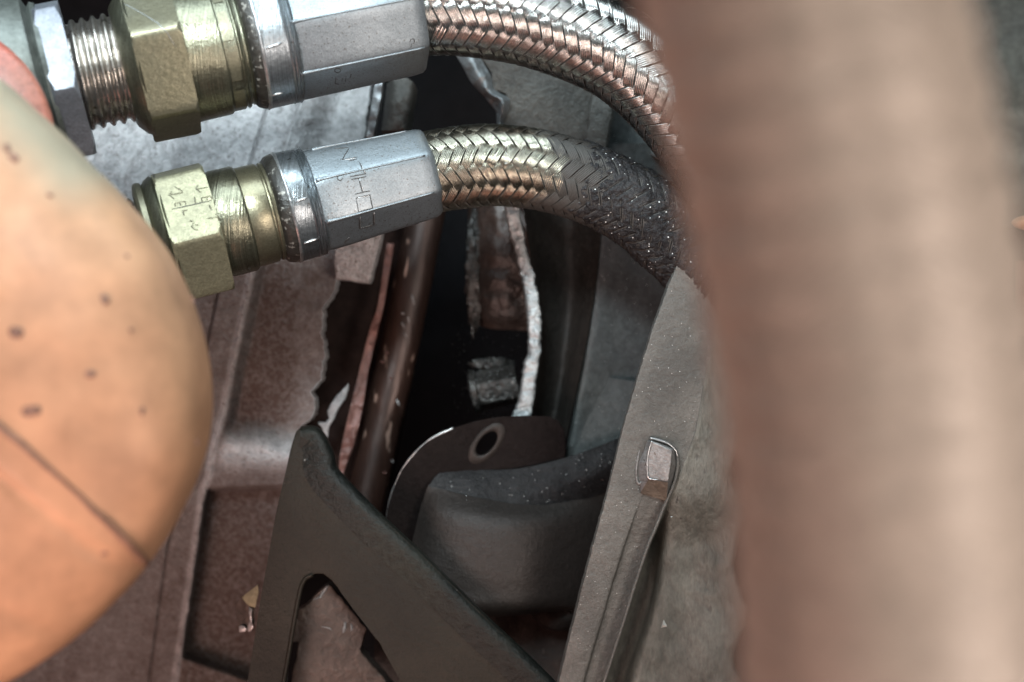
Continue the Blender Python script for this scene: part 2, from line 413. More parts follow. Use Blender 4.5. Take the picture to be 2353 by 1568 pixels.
for i in range(len(ys)):
    p = V[i * nc + nc - 1]; V.append(p + Vector((4 * S, 0, -42 * S)))
for i in range(len(ys) - 1):
    a = i * nc + nc - 1; b = (i + 1) * nc + nc - 1
    F.append((a, m0 + i, m0 + i + 1, b)); F.append((m0 + i, m0 + len(ys) + i, m0 + len(ys) + i + 1, m0 + i + 1))
gear = root('gearbox_housing', 'large cast aluminium gearbox casing with a torn right edge behind the hose fittings', 'engine casing', P(520, 1000, -420))
GA += [0] * (len(V) - len(GA))
shell = put('casing_wall', V, F, M['cast'], gear, angle=70, attr={'grime_shade': GA})
rimp = [V[i * nc + nc - 1] for i in range(len(ys)) if 600 < ys[i] < 985]
TV, TF = tube_geo(rimp, lambda t: 1.0 + 2.4 * abs(noise.noise(Vector((t * 14, 3, 1)))), 7, jit=.3)
put('torn_rim', TV, TF, M['fracture'], gear, label='thin bright torn rim of the casing')
# block under the lower ferrule and the lit lug next to the black gap
plate('square_boss', [(778, 520), (885, 505), (852, 640), (846, 652), (770, 641), (766, 560)], lambda x, y: -330 - .2 * (y - 560), 60, M['cast'], gear, bevel=7, jag=3, dens=14)
sheet('flange_edge', [[(867, 150, -330), (880, 150, -326)], [(858, 215, -330), (876, 215, -324)], [(846, 290, -336), (862, 290, -330)], [(838, 340, -345), (852, 340, -338)]], 3, 24, M['bright'], gear, thick=50, rough=5, rs=.08)
bolt = root('round_stud', 'gray rounded stud end standing between the two ferrules beside the black hole', 'stud', P(918, 230, -420))
sheet('stud_body', [[(888, 195, -392), (905, 180, -352), (930, 178, -345), (948, 188, -352), (956, 200, -400)],
                    [(884, 235, -390), (900, 235, -330), (922, 235, -318), (944, 235, -334), (951, 235, -400)],
                    [(876, 300, -395), (895, 300, -345), (915, 300, -335), (934, 300, -350), (941, 300, -400)]], 32, 24, M['plate_gray'], bolt, thick=60, rough=4, rs=.05, label='dusty gray stud body with a bevelled end')
# dark wall seen through the tear, left of the shaft
sheet('inner_web', [[(735, 520, -560), (880, 520, -600), (1000, 520, -700)], [(700, 800, -560), (830, 800, -610), (960, 800, -720)], [(650, 1120, -560), (790, 1120, -620), (900, 1120, -740)]], 20, 30, M['soot'], gear, rough=5, rs=.02)

# shaft, torn red strip, silver shard
sh = root('output_shaft', 'dark oily reddish shaft running down inside the torn gap', 'shaft', P(890, 850, -560))
pts = [P(1000, 380, -600), P(965, 560, -590), P(930, 740, -580), P(895, 900, -570), P(855, 1080, -560), P(810, 1280, -550)]
V, F = tube_geo([Vector(p) for p in catmull([tuple(p) for p in pts], 8)], lambda t: 52 - 3 * math.sin(t * 40) * .2, 40)
put('shaft_body', V, F, M['shaft'], sh)
for (x, y, a, l) in [(878, 833, .5, 12), (925, 748, 1.2, 16), (930, 770, 1.0, 14), (938, 735, 1.5, 20), (898, 870, 1.1, 8), (913, 925, 1.3, 22), (948, 690, 1.4, 30), (890, 812, .2, 8), (925, 722, .3, 7), (882, 1087, .1, 9), (900, 1060, .7, 6)]:
    h = cast(x, y, [bpy.data.objects['shaft_body']])
    if h:
        c = h[0] + h[1] * 1.5 * S; d = Vector((math.cos(a), -math.sin(a), 0)) * l * S * .5
        V, F = tube_geo([c - d, c - d * .3 + Vector((0, 2 * S, 2 * S)), c + d * .5 + Vector((2 * S, 0, 2 * S)), c + d], lambda t: .8 + 2.2 * math.sin(PI * t), 6, jit=.3)
        put('swarf_curl', V, F, M['red_strip'] if x < 900 else M['cast'], sh)
strip = [[(889, 560, -500), (905, 560, -500)], [(868, 700, -498), (882, 700, -500)], [(850, 756, -494), (868, 758, -498)], [(826, 850, -490), (846, 852, -494)], [(808, 925, -488), (835, 925, -492)], [(790, 1000, -486), (818, 1005, -490)], [(782, 1045, -484), (803, 1048, -488)], [(777, 1095, -484), (784, 1100, -488)]]
sheet('torn_metal_strip', strip, 6, 60, M['red_strip'], None, thick=9, rough=9, rs=.06, label='long reddish strip of torn metal lying beside the oily shaft', cat='metal strip')
shard = cr(740, 900, .2553, [(430, 140), (400, 175), (330, 250), (265, 345), (235, 400), (250, 480), (215, 520), (150, 512), (138, 530), (175, 560), (200, 620), (232, 665), (250, 560), (300, 470), (340, 380), (400, 290), (432, 200)])
plate('silver_shard', shard, lambda x, y: -455 + .3 * (x - 760) - .12 * (y - 950), 10, M['fracture'], None, dens=5, jag=1.5, bevel=2.5, label='jagged silver shard standing in the torn gap above the black bracket', cat='metal shard')

# ---------------------------------------------------------------- right bell housing
bell = root('bell_housing', 'dusty gray inner casing with a bright fractured edge to the right of the black hole', 'engine casing', P(1300, 500, -450))
up = [(1068, 120), (1109, 138), (1128, 168), (1134, 208), (1160, 216), (1170, 241), (1160, 269), (1150, 300), (1150, 420), (1380, 420), (1400, 330), (1420, 200), (1400, 60), (1060, 60)]
plate('upper_plate', up, lambda x, y: -345 - .10 * (x - 1150) - .05 * (y - 200), 70, M['plate_gray'], bell, jag=2, bevel=4)
lump = [[(1040, 110, -345), (1075, 108, -322), (1110, 112, -345)], [(1066, 157, -345), (1088, 150, -318), (1110, 142, -342)], [(1084, 190, -345), (1106, 182, -316), (1128, 174, -342)], [(1114, 222, -345), (1126, 214, -316), (1137, 206, -342)], [(1128, 240, -345), (1150, 226, -306), (1171, 228, -344)], [(1140, 256, -345), (1155, 250, -308), (1168, 256, -344)], [(1141, 286, -345), (1148, 284, -320), (1157, 284, -342)], [(1143, 320, -345), (1152, 320, -320), (1160, 320, -342)]]
sheet('broken_lip', lump, 20, 70, M['fracture'], bell, thick=18, rough=6, rs=.05, label='whitish broken metal lip above the lower hose')
lx = [(470, 1154), (520, 1163), (560, 1175), (600, 1185), (640, 1195), (680, 1203), (720, 1207), (760, 1210), (795, 1211), (815, 1208), (830, 1200), (860, 1198), (892, 1192), (930, 1185), (960, 1170)]
rx = [(470, 1190), (520, 1197), (560, 1206), (600, 1215), (640, 1227), (680, 1234), (720, 1240), (760, 1242), (790, 1241), (830, 1237), (860, 1232), (900, 1228), (930, 1223), (960, 1217)]
rows = []
for y in range(440, 985, 4):
    a = float(interp(lx, y)) + 3.4 * fbm(1, y, .09, 3, 5); b = float(interp(rx, y)) + 3.4 * fbm(2, y, .1, 5, 5)
    rows.append([(a + 3, y, -350), (a + 6, y, -337), ((a + b) / 2, y, -334), (b, y, -333), (b + 3, y, -346)])
sheet('fracture_edge', rows, 12, len(rows) - 1, M['fracture'], bell, thick=26, rough=4, rs=.07, label='bright freshly fractured edge of the casting')
# concave dark wall right of the fracture, the groove and the outer panel
sheet('curved_wall', [[(1188, 380, -362), (1215, 380, -420), (1290, 380, -480), (1350, 380, -440), (1392, 380, -400)],
                      [(1225, 650, -362), (1255, 650, -440), (1310, 650, -480), (1350, 650, -430), (1370, 650, -400)],
                      [(1228, 860, -362), (1255, 860, -450), (1290, 860, -490), (1315, 860, -440), (1333, 860, -410)],
                      [(1200, 1060, -362), (1230, 1060, -460), (1255, 1060, -490), (1275, 1060, -450), (1290, 1060, -420)]], 48, 60, M['cast_dark'], bell, thick=10, rough=3, rs=.02)
sheet('outer_panel', [[(1384, 330, -420), (1398, 330, -404), (1480, 330, -430), (1600, 330, -520)],
                      [(1376, 560, -420), (1388, 560, -404), (1470, 560, -420), (1640, 560, -470)],
                      [(1352, 760, -425), (1366, 760, -408), (1440, 760, -430), (1640, 760, -480)],
                      [(1316, 960, -430), (1330, 960, -415), (1400, 960, -440), (1640, 960, -500)],
                      [(1280, 1150, -440), (1294, 1150, -425), (1380, 1150, -455), (1640, 1150, -520)],
                      [(1240, 1420, -520), (1260, 1420, -505), (1370, 1420, -520), (1640, 1420, -560)]], 60, 80, M['panel'], bell, thick=30, rough=4, rs=.012)
sheet('panel_step', [[(1400, 868, -420), (1470, 880, -424), (1560, 905, -430)], [(1330, 1010, -410), (1420, 1010, -414), (1540, 1010, -420)], [(1290, 1160, -415), (1390, 1165, -422), (1540, 1170, -430)]], 20, 20, M['panel'], bell, thick=40, rough=2, rs=.02)
plate('vertical_rib', [(1362, 205), (1416, 205), (1404, 280), (1388, 370), (1350, 370), (1345, 330)], lambda x, y: -318 - .05 * (x - 1380), 90, M['plate_gray'], bell, bevel=7, jag=2, dens=10)
sheet('upper_corner_panel', [[(1400, 120, -520), (1500, 120, -500), (1640, 120, -480)], [(1395, 250, -500), (1500, 250, -460), (1640, 250, -440)], [(1390, 340, -500), (1480, 350, -440), (1640, 420, -420)]], 24, 24, M['panel'], bell, thick=20, rough=5, rs=.015)

# things inside the hole
def blob(name, cx, cy, cz, rx_, ry_, rz_, m, parent=None, amp=.12, sc=2.2, n=40, seed=0, **kw):
    V = []; nr = n // 2 + 1
    for i in range(nr):
        ph = PI * i / (nr - 1)
        for j in range(n):
            th = 2 * PI * j / n
            d = Vector((math.sin(ph) * math.cos(th), math.cos(ph), math.sin(ph) * math.sin(th)))
            r = 1 + amp * noise.fractal(d * sc + Vector((seed, seed * 2, 0)), .8, 2, 4)
            q = P(cx, cy, cz); k = (1 - cz / DC) * S
            V.append(q + Vector((d.x * rx_ * r, d.y * ry_ * r, d.z * rz_ * r)) * k)
    return put(name, V, grid(nr, n, True), m, parent, **kw)
lug = root('oily_lug', 'black oily lug with a brown face hanging inside the hole left of the fracture', 'lug', P(1140, 600, -600))
sheet('lug_body', [[(1075, 440, -620), (1110, 440, -560), (1150, 440, -540), (1230, 440, -545)], [(1078, 600, -620), (1110, 600, -555), (1155, 600, -520), (1235, 600, -530)], [(1085, 700, -620), (1110, 705, -560), (1155, 710, -530), (1235, 715, -540)], [(1098, 745, -640), (1125, 755, -600), (1165, 758, -580), (1235, 762, -590)]], 30, 40, M['lug_brown'], lug, thick=60, rough=7, rs=.03)
blob('oil_crust', 1092, 620, -590, 20, 128, 22, M['grit'], lug, .35, 5, 70, 3)
knob = root('gritty_nut', 'round nut coated in glittering metal grit deep inside the black hole', 'nut', P(1130, 890, -600))
V = []; F = []
for i in range(260):        # loose grit round the nut
    a = random.uniform(0, 2 * PI); rr = random.gauss(1, .22); x = 1120 + 78 * rr * math.cos(a) * .9; y = 840 + 110 * rr * math.sin(a)
    c = P(x, y, random.uniform(-600, -540)); s_ = random.uniform(.8, 2.8) * S
    b = len(V); V += [c + Vector((s_ * random.uniform(.5, 1), 0, 0)), c + Vector((-s_ * .7, s_ * random.uniform(.3, 1), 0)), c + Vector((-s_ * .2, -s_, 0)), c + Vector((0, 0, s_))]
    F += [(b, b + 1, b + 3), (b + 1, b + 2, b + 3), (b + 2, b, b + 3), (b, b + 2, b + 1)]
put('metal_grit', V, F, M['chip'] if False else M['grit'], None, smooth=False, kind='stuff', label='loose glittering metal grit sprinkled round the nut in the hole')
gp = root('gear_tip', 'small yellowish gear tooth glinting in the black gap', 'gear', P(945, 860, -640))
blob('tooth', 946, 850, -640, 5, 15, 8, M['gold'], gp, .15, 2, 24, 2)

# ---------------------------------------------------------------- dark cup shield with tab and hole
cup = root('shield_cup', 'dark pressed steel shield with a rounded tab and one round hole', 'shield', P(1150, 1180, -280))
tab = [(884, 1215), (890, 1170), (903, 1125), (923, 1080), (950, 1045), (975, 1020), (1002, 1002), (1040, 985), (1090, 969), (1140, 959), (1200, 956), (1260, 957), (1282, 966), (1297, 988), (1300, 1020), (1296, 1060), (1292, 1110), (1220, 1170), (1100, 1160), (1000, 1130), (960, 1230), (930, 1262)]
hole = [(1118 + 27 * math.cos(t) * .88 - 7 * math.sin(t), 1019 + 26 * math.sin(t) - 9 * math.cos(t)) for t in np.linspace(0, 2 * PI, 28, endpoint=False)]
tz = lambda x, y: -262 - .32 * (x - 900) * .35 - .22 * (y - 960)
plate('tab', tab, tz, 9, M['tab'], cup, dens=9, bevel=2.2, hole=hole)
V = []; n = 48
for k, (r, dz) in enumerate([(1.0, 1), (1.02, 5), (1.25, 7), (1.62, 4), (1.72, 1)]):
    for t in np.linspace(0, 2 * PI, n, endpoint=False):
        x = 1118 + r * (27 * math.cos(t) * .88 - 7 * math.sin(t)); y = 1019 + r * (26 * math.sin(t) - 9 * math.cos(t))
        V.append(P(x, y, tz(x, y) + dz))
put('hole_collar', V, grid(5, n, True), M['cup'], cup)
edge = catmull([(884, 1222), (893, 1160), (905, 1120), (925, 1078), (952, 1043), (978, 1018), (1004, 1001), (1042, 984)], 8)
V, F = tube_geo([P(p[0], p[1], tz(p[0], p[1]) - 3) for p in edge], lambda t: 1.2 + 1.6 * t + 1.2 * abs(math.sin(t * 9)), 8, jit=.12)
put('worn_edge', V, F, M['bright'], cup)
sheet('cup_wall', [[(984, 1116, -290), (1030, 1128, -278), (1100, 1144, -270), (1210, 1160, -280), (1320, 1150, -325), (1430, 1110, -420)],
                   [(968, 1160, -290), (1010, 1175, -238), (1100, 1192, -214), (1210, 1200, -228), (1320, 1190, -300), (1430, 1170, -440)],
                   [(948, 1240, -290), (1000, 1250, -226), (1100, 1262, -200), (1210, 1264, -216), (1315, 1258, -296), (1430, 1240, -440)],
                   [(925, 1330, -290), (985, 1340, -224), (1100, 1352, -200), (1205, 1350, -218), (1308, 1344, -298), (1415, 1330, -440)],
                   [(905, 1392, -292), (985, 1398, -236), (1100, 1402, -214), (1200, 1398, -232), (1300, 1388, -305), (1400, 1378, -430)],
                   [(910, 1410, -330), (985, 1416, -320), (1100, 1418, -320), (1200, 1414, -320), (1300, 1402, -330), (1400, 1388, -370)]], 80, 100, M['cup'], cup, thick=8, rough=1.2, rs=.02)
sheet('cup_shelf', [[(1030, 1072, -312), (1110, 1080, -312), (1200, 1076, -312), (1320, 1046, -326), (1440, 1000, -360)],
                    [(1004, 1092, -300), (1100, 1106, -292), (1200, 1112, -296), (1330, 1100, -312), (1440, 1060, -352)],
                    [(984, 1118, -288), (1090, 1148, -270), (1200, 1164, -279), (1330, 1152, -332), (1440, 1112, -425)]], 60, 30, M['shelf'], cup, thick=8, rough=3.0, rs=.02)
floor2 = root('lower_casting', 'black oily casting in shadow below the shield cup', 'engine casing', P(1200, 1480, -480))
sheet('casting_face', [[(860, 1350, -480), (1060, 1350, -440), (1200, 1350, -430), (1420, 1350, -440)], [(860, 1480, -470), (1060, 1480, -420), (1200, 1480, -450), (1420, 1480, -420)], [(860, 1660, -470), (1060, 1660, -420), (1200, 1660, -430), (1420, 1660, -400)]], 40, 30, M['cast_dark'], floor2, thick=20, rough=9, rs=.01)
blob('casting_boss', 1290, 1400, -400, 70, 52, 40, M['cast_dark'], floor2, .08, 2, 40, 4)

# ---------------------------------------------------------------- front black bracket
fb = root('support_bracket', 'black pressed steel bracket forked round an arched window in front of the casing', 'bracket', P(800, 1300, -150))
out = [(548, 1680), (575, 1530), (600, 1370), (618, 1270), (634, 1180), (655, 1090), (668, 1030), (680, 992), (692, 982), (712, 982), (732, 992), (748, 1012), (757, 1045), (766, 1075), (790, 1105), (830, 1148), (885, 1198), (960, 1267), (1040, 1346), (1120, 1425), (1200, 1500), (1300, 1600), (1370, 1680), (985, 1680), (872, 1479), (846, 1444), (800, 1385), (775, 1350), (760, 1332), (742, 1319), (724, 1319), (708, 1328), (698, 1342), (688, 1372), (678, 1420), (668, 1480), (656, 1560), (640, 1680)]
bz = lambda x, y: -165 + .10 * (x - 700) + .03 * (y - 1000)
plate('bracket_plate', out, bz, 10, M['bracket'], fb, dens=9, bevel=3)
fl = catmull([(690, 996), (722, 1000), (742, 1040), (752, 1085), (800, 1140), (865, 1205), (945, 1280), (1025, 1358), (1105, 1437), (1190, 1516), (1300, 1625)], 8)
R_ = []
for i, p in enumerate(fl):
    q = fl[min(i + 1, len(fl) - 1)]; o_ = fl[max(i - 1, 0)]
    t = np.array([q[0] - o_[0], q[1] - o_[1]]); t = t / np.linalg.norm(t); nn = np.array([t[1], -t[0]])   # outwards (up right)
    w = 26 + 16 * min(1, i / 20.0); row = []
    for a, hgt in ((-w * 1.5, 2.5), (-w * 1.0, 6), (-w * .3, 10), (w * .25, 8), (w * .62, -4), (w * .78, -26)):
        x, y = p[0] + nn[0] * a * .8, p[1] + nn[1] * a * .8
        row.append((x, y, bz(x, y) + hgt))
    R_.append(row)
V = []; F = []
for row in R_:
    for p in catmull(row, 4): V.append(P(*p))
put('rolled_flange', V, grid(len(R_), 21), M['flange'], fb)
wl = catmull([(720, 1321), (704, 1330), (693, 1352), (684, 1395), (674, 1450), (664, 1510), (652, 1580), (640, 1680)], 6)
V, F = tube_geo([P(p[0] - 2, p[1], bz(p[0], p[1]) - 1) for p in wl], lambda t: 5.5, 10)
put('window_lip', V, F, M['bracket'], fb)
piece = cr(550, 1350, .3825, [(470, 370), (540, 320), (575, 265), (640, 205), (675, 215), (720, 260), (800, 360), (860, 440), (905, 490), (860, 620), (870, 640), (1100, 900), (400, 900), (460, 640), (465, 575), (425, 570), (440, 460)])
lg = root('broken_lug', 'brown broken casting lug showing through the arched window of the bracket', 'broken casting', P(760, 1480, -300))
plate('lug_face', piece, lambda x, y: -262 - .1 * (x - 760) - .08 * (y - 1450), 60, M['brown_piece'], lg, dens=8, jag=3, bevel=8)
for (pts_, rr) in [([(600, 290), (625, 250), (650, 215), (665, 208)], 4.5), ([(560, 300), (600, 285), (630, 260)], 3), ([(765, 440), (760, 480), (752, 515)], 5), ([(800, 450), (808, 480), (800, 500)], 3.5), ([(610, 470), (660, 480), (680, 495)], 2)]:
    q = cr(550, 1350, .3825, pts_); hs = [cast(a, b, [bpy.data.objects['lug_face']]) for a, b in q]
    hs = [h[0] for h in hs if h]
    if len(hs) > 1:
        hs = [Vector(p) for p in catmull([tuple(h) for h in hs], 5)]
        V, F = tube_geo(hs, lambda t: rr * (.25 + .75 * math.sin(PI * min(1, max(0, t)))), 7, jit=.25); put('bright_tear', V, F, M['fracture'], lg)
sp = cr(550, 1350, .3825, [(62, 330), (100, 285), (160, 240), (208, 205), (213, 250), (190, 350), (176, 480), (150, 505), (135, 500), (105, 510), (82, 500), (75, 420)])
plate('broken_glassy_chip', sp, lambda x, y: -300 + .5 * (x - 560), 9, M['brown_piece'], None, dens=5, jag=1, bevel=2, label='angular broken chip with pale edges wedged left of the black bracket', cat='metal chip')
q = cr(550, 1350, .3825, [(104, 285), (208, 205), (213, 250), (190, 350), (150, 340)])
plate('pale_fragment', q, lambda x, y: -288 + .5 * (x - 560), 6, M['gold_cast'], None, dens=5, bevel=1.5, label='pale yellowish fragment at the top of the broken chip', cat='metal chip')
q = cr(550, 1350, .3825, [(150, 345), (170, 360), (165, 420), (176, 480), (150, 505), (140, 490), (156, 430)])
plate('silver_sliver', q, lambda x, y: -288 + .5 * (x - 560), 6, M['bright'], None, dens=4, bevel=1.2, label='thin silver sliver on the right side of the broken chip', cat='metal chip')
q = cr(550, 1350, .3825, [(85, 470), (110, 462), (130, 480), (128, 500), (90, 508)])
plate('silver_fleck', q, lambda x, y: -288 + .5 * (x - 560), 6, M['bright'], None, dens=4, bevel=1.2, label='small rounded silver fleck at the foot of the broken chip', cat='metal chip')

# ---------------------------------------------------------------- right rail with bolt
rail = root('mounting_rail', 'long dusty gray mounting rail crossing the end of the sooty hose', 'rail', P(1480, 1100, -80))
le = [(440, 1632), (488, 1607), (570, 1570), (650, 1536), (750, 1500), (880, 1460), (985, 1430), (1090, 1405), (1220, 1370), (1330, 1340), (1450, 1310), (1580, 1278), (1700, 1250)]
lipx = [(440, 1700), (1000, 1600), (1120, 1553), (1170, 1525), (1250, 1494), (1340, 1462), (1440, 1430), (1568, 1388), (1700, 1350)]
rows = []
for y in range(470, 1680, 8):
    a = float(interp(le, y)); b = float(interp(lipx, y)); z0 = 20 - .08 * (y - 490)
    a += 1.2 * fbm(5, y, .08, 2)
    rows.append([(a - 1, y, z0 - 16), (a + 3, y, z0 - 4), (a + 9, y, z0), (a + (b - a) * .52, y, z0 - 2), (a + (b - a) * .60, y, z0 - 3 - 13 * float(sstep(1130, 1260, y))), (b - 2, y, z0 - 9 - 16 * float(sstep(1130, 1260, y)))])
sheet('rail_face', rows, 40, len(rows) - 1, M['rail'], rail, thick=14, rough=1.2, rs=.02)
rows = []
for y in range(440, 1680, 8):
    b = float(interp(lipx, y)) - 3; z0 = 20 - .08 * (y - 490) - 8
    g = 130 * float(sstep(1130, 1260, y)); w = 6 + 40 * float(sstep(1140, 1400, y))
    sc1 = 14 * math.sin(y * .028) + 8 * fbm(7, y, .02, 1)
    rows.append([(b, y, z0 - (0 if g == 0 else 0)), (b + w * .12 + 2, y, z0 - g * .95), (b + w, y, z0 - g), (b + w + 22, y, z0 - g * .5 - 4), (b + w + 100, y, z0 - g * .42 - 14), (1694 + sc1 if y > 1000 else 1760, y, z0 - 40), ((1700 + sc1 if y > 1000 else 1790), y, z0 - 110)])
sheet('side_casting', rows, 48, len(rows) - 1, M['rail_side'], rail, thick=20, rough=4, rs=.014)
lipc = catmull([(1494, 1008), (1512, 1012), (1536, 1021), (1552, 1036), (1558, 1058), (1555, 1090), (1546, 1120), (1528, 1160), (1506, 1215), (1490, 1252), (1462, 1335), (1432, 1432), (1405, 1515), (1374, 1610), (1350, 1680)], 10)
V = []; zz = lambda y: 20 - .08 * (y - 490)
for i, p in enumerate(lipc):
    q = lipc[min(i + 1, len(lipc) - 1)]; o_ = lipc[max(i - 1, 0)]; t = np.array([q[0] - o_[0], q[1] - o_[1]]); t = t / np.linalg.norm(t); nn = np.array([-t[1], t[0]])
    z = zz(p[1]); w = 4.2
    for a, hz in ((-w, -8), (-w, 6), (-w * .5, 10), (w * .5, 10), (w, 6), (w, -40)):
        V.append(P(p[0] + nn[0] * a, p[1] + nn[1] * a, z + hz))
put('folded_lip', V, grid(len(lipc), 6), M['rail'], rail)
wb_ = [(1494, 1007), (1512, 1011), (1536, 1020), (1552, 1035), (1557, 1050)]
V, F = tube_geo([P(p[0], p[1], zz(p[1]) + 10) for p in catmull(wb_, 6)], lambda t: 3.2 * (.4 + .6 * math.sin(PI * min(1, t + .15))), 8)
put('worn_lip', V, F, M['bright'], rail)
ledge_ = [(1560, 1150), (1552, 1142), (1570, 1135), (1573, 1150), (1566, 1200), (1554, 1240), (1545, 1235)]
# bolt head: six sides, seen tilted
bo = root('hex_bolt', 'worn square-looking bolt head on the gray rail', 'bolt', P(1515, 1085, -20))
zb = zz(1080)
A = [P(1497, 1012, zb + 30), P(1545, 1034, zb + 42), P(1541, 1062, zb + 44), P(1536, 1106, zb + 38), P(1490, 1097, zb + 28), P(1487, 1060, zb + 28)]
B = [P(1484, 1010, zb - 6), P(1552, 1030, zb - 6), P(1556, 1075, zb - 6), P(1532, 1150, zb - 4), P(1472, 1132, zb - 4), P(1463, 1068, zb - 6)]
put('bolt_head', A + B, [(0, 1, 2, 3, 4, 5)[::-1]] + [(i, (i + 1) % 6, 6 + (i + 1) % 6, 6 + i) for i in range(6)], M['bolt_face'], bo, smooth=False, bevel=4)
put('brown_underside', [P(1491, 1101, zb + 29), P(1535, 1109, zb + 39), P(1531, 1152, zb), P(1471, 1134, zb), P(1500, 1120, zb - 10)], [(0, 1, 2, 3), (0, 3, 4), (1, 2, 4)], M['bolt_brown'], bo, smooth=False, label='brown lower face of the bolt head')  # lower face of the head in a darker brown
hd = catmull([(1498, 1013), (1491, 1035), (1487, 1062), (1489, 1096), (1500, 1102), (1512, 1103)], 6)
V, F = tube_geo([P(p[0], p[1], zb + 30 + (p[0] - 1490) * .22) for p in hd], lambda t: 2.4 * (.3 + .7 * math.sin(PI * t)), 7, jit=.35); put('worn_corner', V, F, M['bright'], bo)
wv = catmull([(1483, 1010), (1470, 1035), (1463, 1070), (1462, 1095), (1467, 1112), (1474, 1108)], 6)
V, F = tube_geo([P(p[0], p[1], zb + 0) for p in wv], lambda t: 2.6, 7, jit=.2); put('washer_edge', V, F, M['bolt_face'], bo)
put('pale_metal_chip', [P(1525, 1424, -55), P(1533, 1440, -56), P(1519, 1443, -58), P(1524, 1436, -48)], [(0, 1, 3), (1, 2, 3), (2, 0, 3), (0, 2, 1)], M['chip'], None, smooth=False, label='single pale triangular metal chip lying low on the mottled casting', cat='metal chip')

# ---------------------------------------------------------------- hose assemblies
def hose(parent, ctrl, N, lead, nw, strand_mat, amp=3.0, wr=1.9, step=6.0, grime_shade=None, name='braid_strand', bulge=None):
    C = np.array(catmull([c[:3] + (c[3],) for c in ctrl], 24))
    W = np.array([tuple(P(c[0], c[1], c[2])) for c in C]) / S
    R = C[:, 3] * (1 - C[:, 2] / DC)
    seg = np.linalg.norm(np.diff(W, axis=0), axis=1); s = np.concatenate([[0], np.cumsum(seg)]); Ltot = s[-1]
    T = np.gradient(W, s, axis=0); T /= np.linalg.norm(T, axis=1)[:, None]
    def frame(sq):
        c = np.stack([np.interp(sq, s, W[:, i]) for i in range(3)], -1)
        t = np.stack([np.interp(sq, s, T[:, i]) for i in range(3)], -1); t /= np.linalg.norm(t, axis=-1)[..., None]
        e2 = np.array([0, 0, 1.0]) - t[..., 2:3] * t; e2 /= np.linalg.norm(e2, axis=-1)[..., None]
        e1 = np.cross(e2, t); r_ = np.interp(sq, s, R)
        if bulge: r_ = r_ + bulge[0] * np.sin(2 * PI * sq / bulge[1] + 1.5 * np.sin(sq * .011))
        return c, e1, e2, r_
    def surf(sq, ph, h):
        c, e1, e2, r = frame(np.clip(sq, 0, Ltot)); rr = (r + h)[..., None]
        return (c + rr * (np.sin(ph)[..., None] * e1 + np.cos(ph)[..., None] * e2)) * S
    k = 2 * PI / lead; n = int(Ltot / step) + 1; sc = np.linspace(0, Ltot, n)
    r0 = float(np.mean(R)); nrm = math.hypot(1, k * r0)
    pitch = (lead / N) * (k * r0 / nrm) / nw * .93; npt = nw * 4 + 1
    for d in (1, -1):
        for i in range(N):
            phc = 2 * PI * i / N + d * k * sc
            m_ = phc * N / PI
            sq = np.sin(2 * PI * (m_ + .5) / 4) * d
            und = amp * np.clip(sq * 1.9, -1, 1)
            cols = []; hs = []
            tight = 1 - .07 * (np.clip(-sq, 0, 1))
            for w in range(nw):
                ph_ = random.uniform(0, 99)
                wob = np.array([.55 * noise.noise(Vector((a * .012, ph_, 0))) + (1.6 * max(0, noise.noise(Vector((a * .02, ph_ * .3, 7))) - .32) * 3) for a in sc])
                lift = np.array([.7 * noise.noise(Vector((a * .015, ph_, 5))) for a in sc])
                for q in range(4 if w < nw - 1 else 5):
                    cols.append(((w - nw / 2 + q / 4) * pitch) * tight + wob); hs.append(wr * math.sin(PI * q / 4) + lift)
            U = np.stack(cols, 1); H = np.stack(hs, 1) + und[:, None]
            ds = -d * (k * r0 / nrm) * U; dp = (U / nrm) / r0
            SQ = sc[:, None] + ds; PH = phc[:, None] + dp
            V = surf(SQ, PH, H).reshape(-1, 3)
            val = np.array([.42 if q % 4 == 0 else (.12 if q % 4 != 2 else 0) for q in range(U.shape[1])]); val[:3] += .2; val[-3:] += .2  # crevice shade painted between wires and along strand edges
            G = np.zeros(SQ.shape) + val[None] + .3 * np.clip(-sq, 0, 1)[:, None]  # darkened further where a strand dips under
            if grime_shade is not None: G = G + grime_shade(SQ, np.arctan2(np.sin(PH), np.cos(PH)))
            at = {'grime_shade': G.reshape(-1)}
            o = put(name, V, grid(n, U.shape[1]), strand_mat, parent, attr=at)
            del GEO[o.name]
    # rubber core
    n2 = int(Ltot / 12) + 1; sc2 = np.linspace(0, Ltot, n2); ph = np.linspace(0, 2 * PI, 48, endpoint=False)
    V = surf(np.repeat(sc2[:, None], 48, 1), np.repeat(ph[None], n2, 0), np.full((n2, 48), -amp - 2.0)).reshape(-1, 3)
    put('hose_core', V, grid(n2, 48, True) + [tuple(range(48)), tuple(range((n2 - 1) * 48, n2 * 48))], M['hose_core'], parent)
    return surf, Ltot, k

axL = Axis(990, 395, 0, 330, 560, 150)
axU = Axis(971, 19, 60, 0, 211, 270)
rad = math.radians
oc = lambda corner: (lambda th, x: polyr(th, 8, rad(corner), .012))

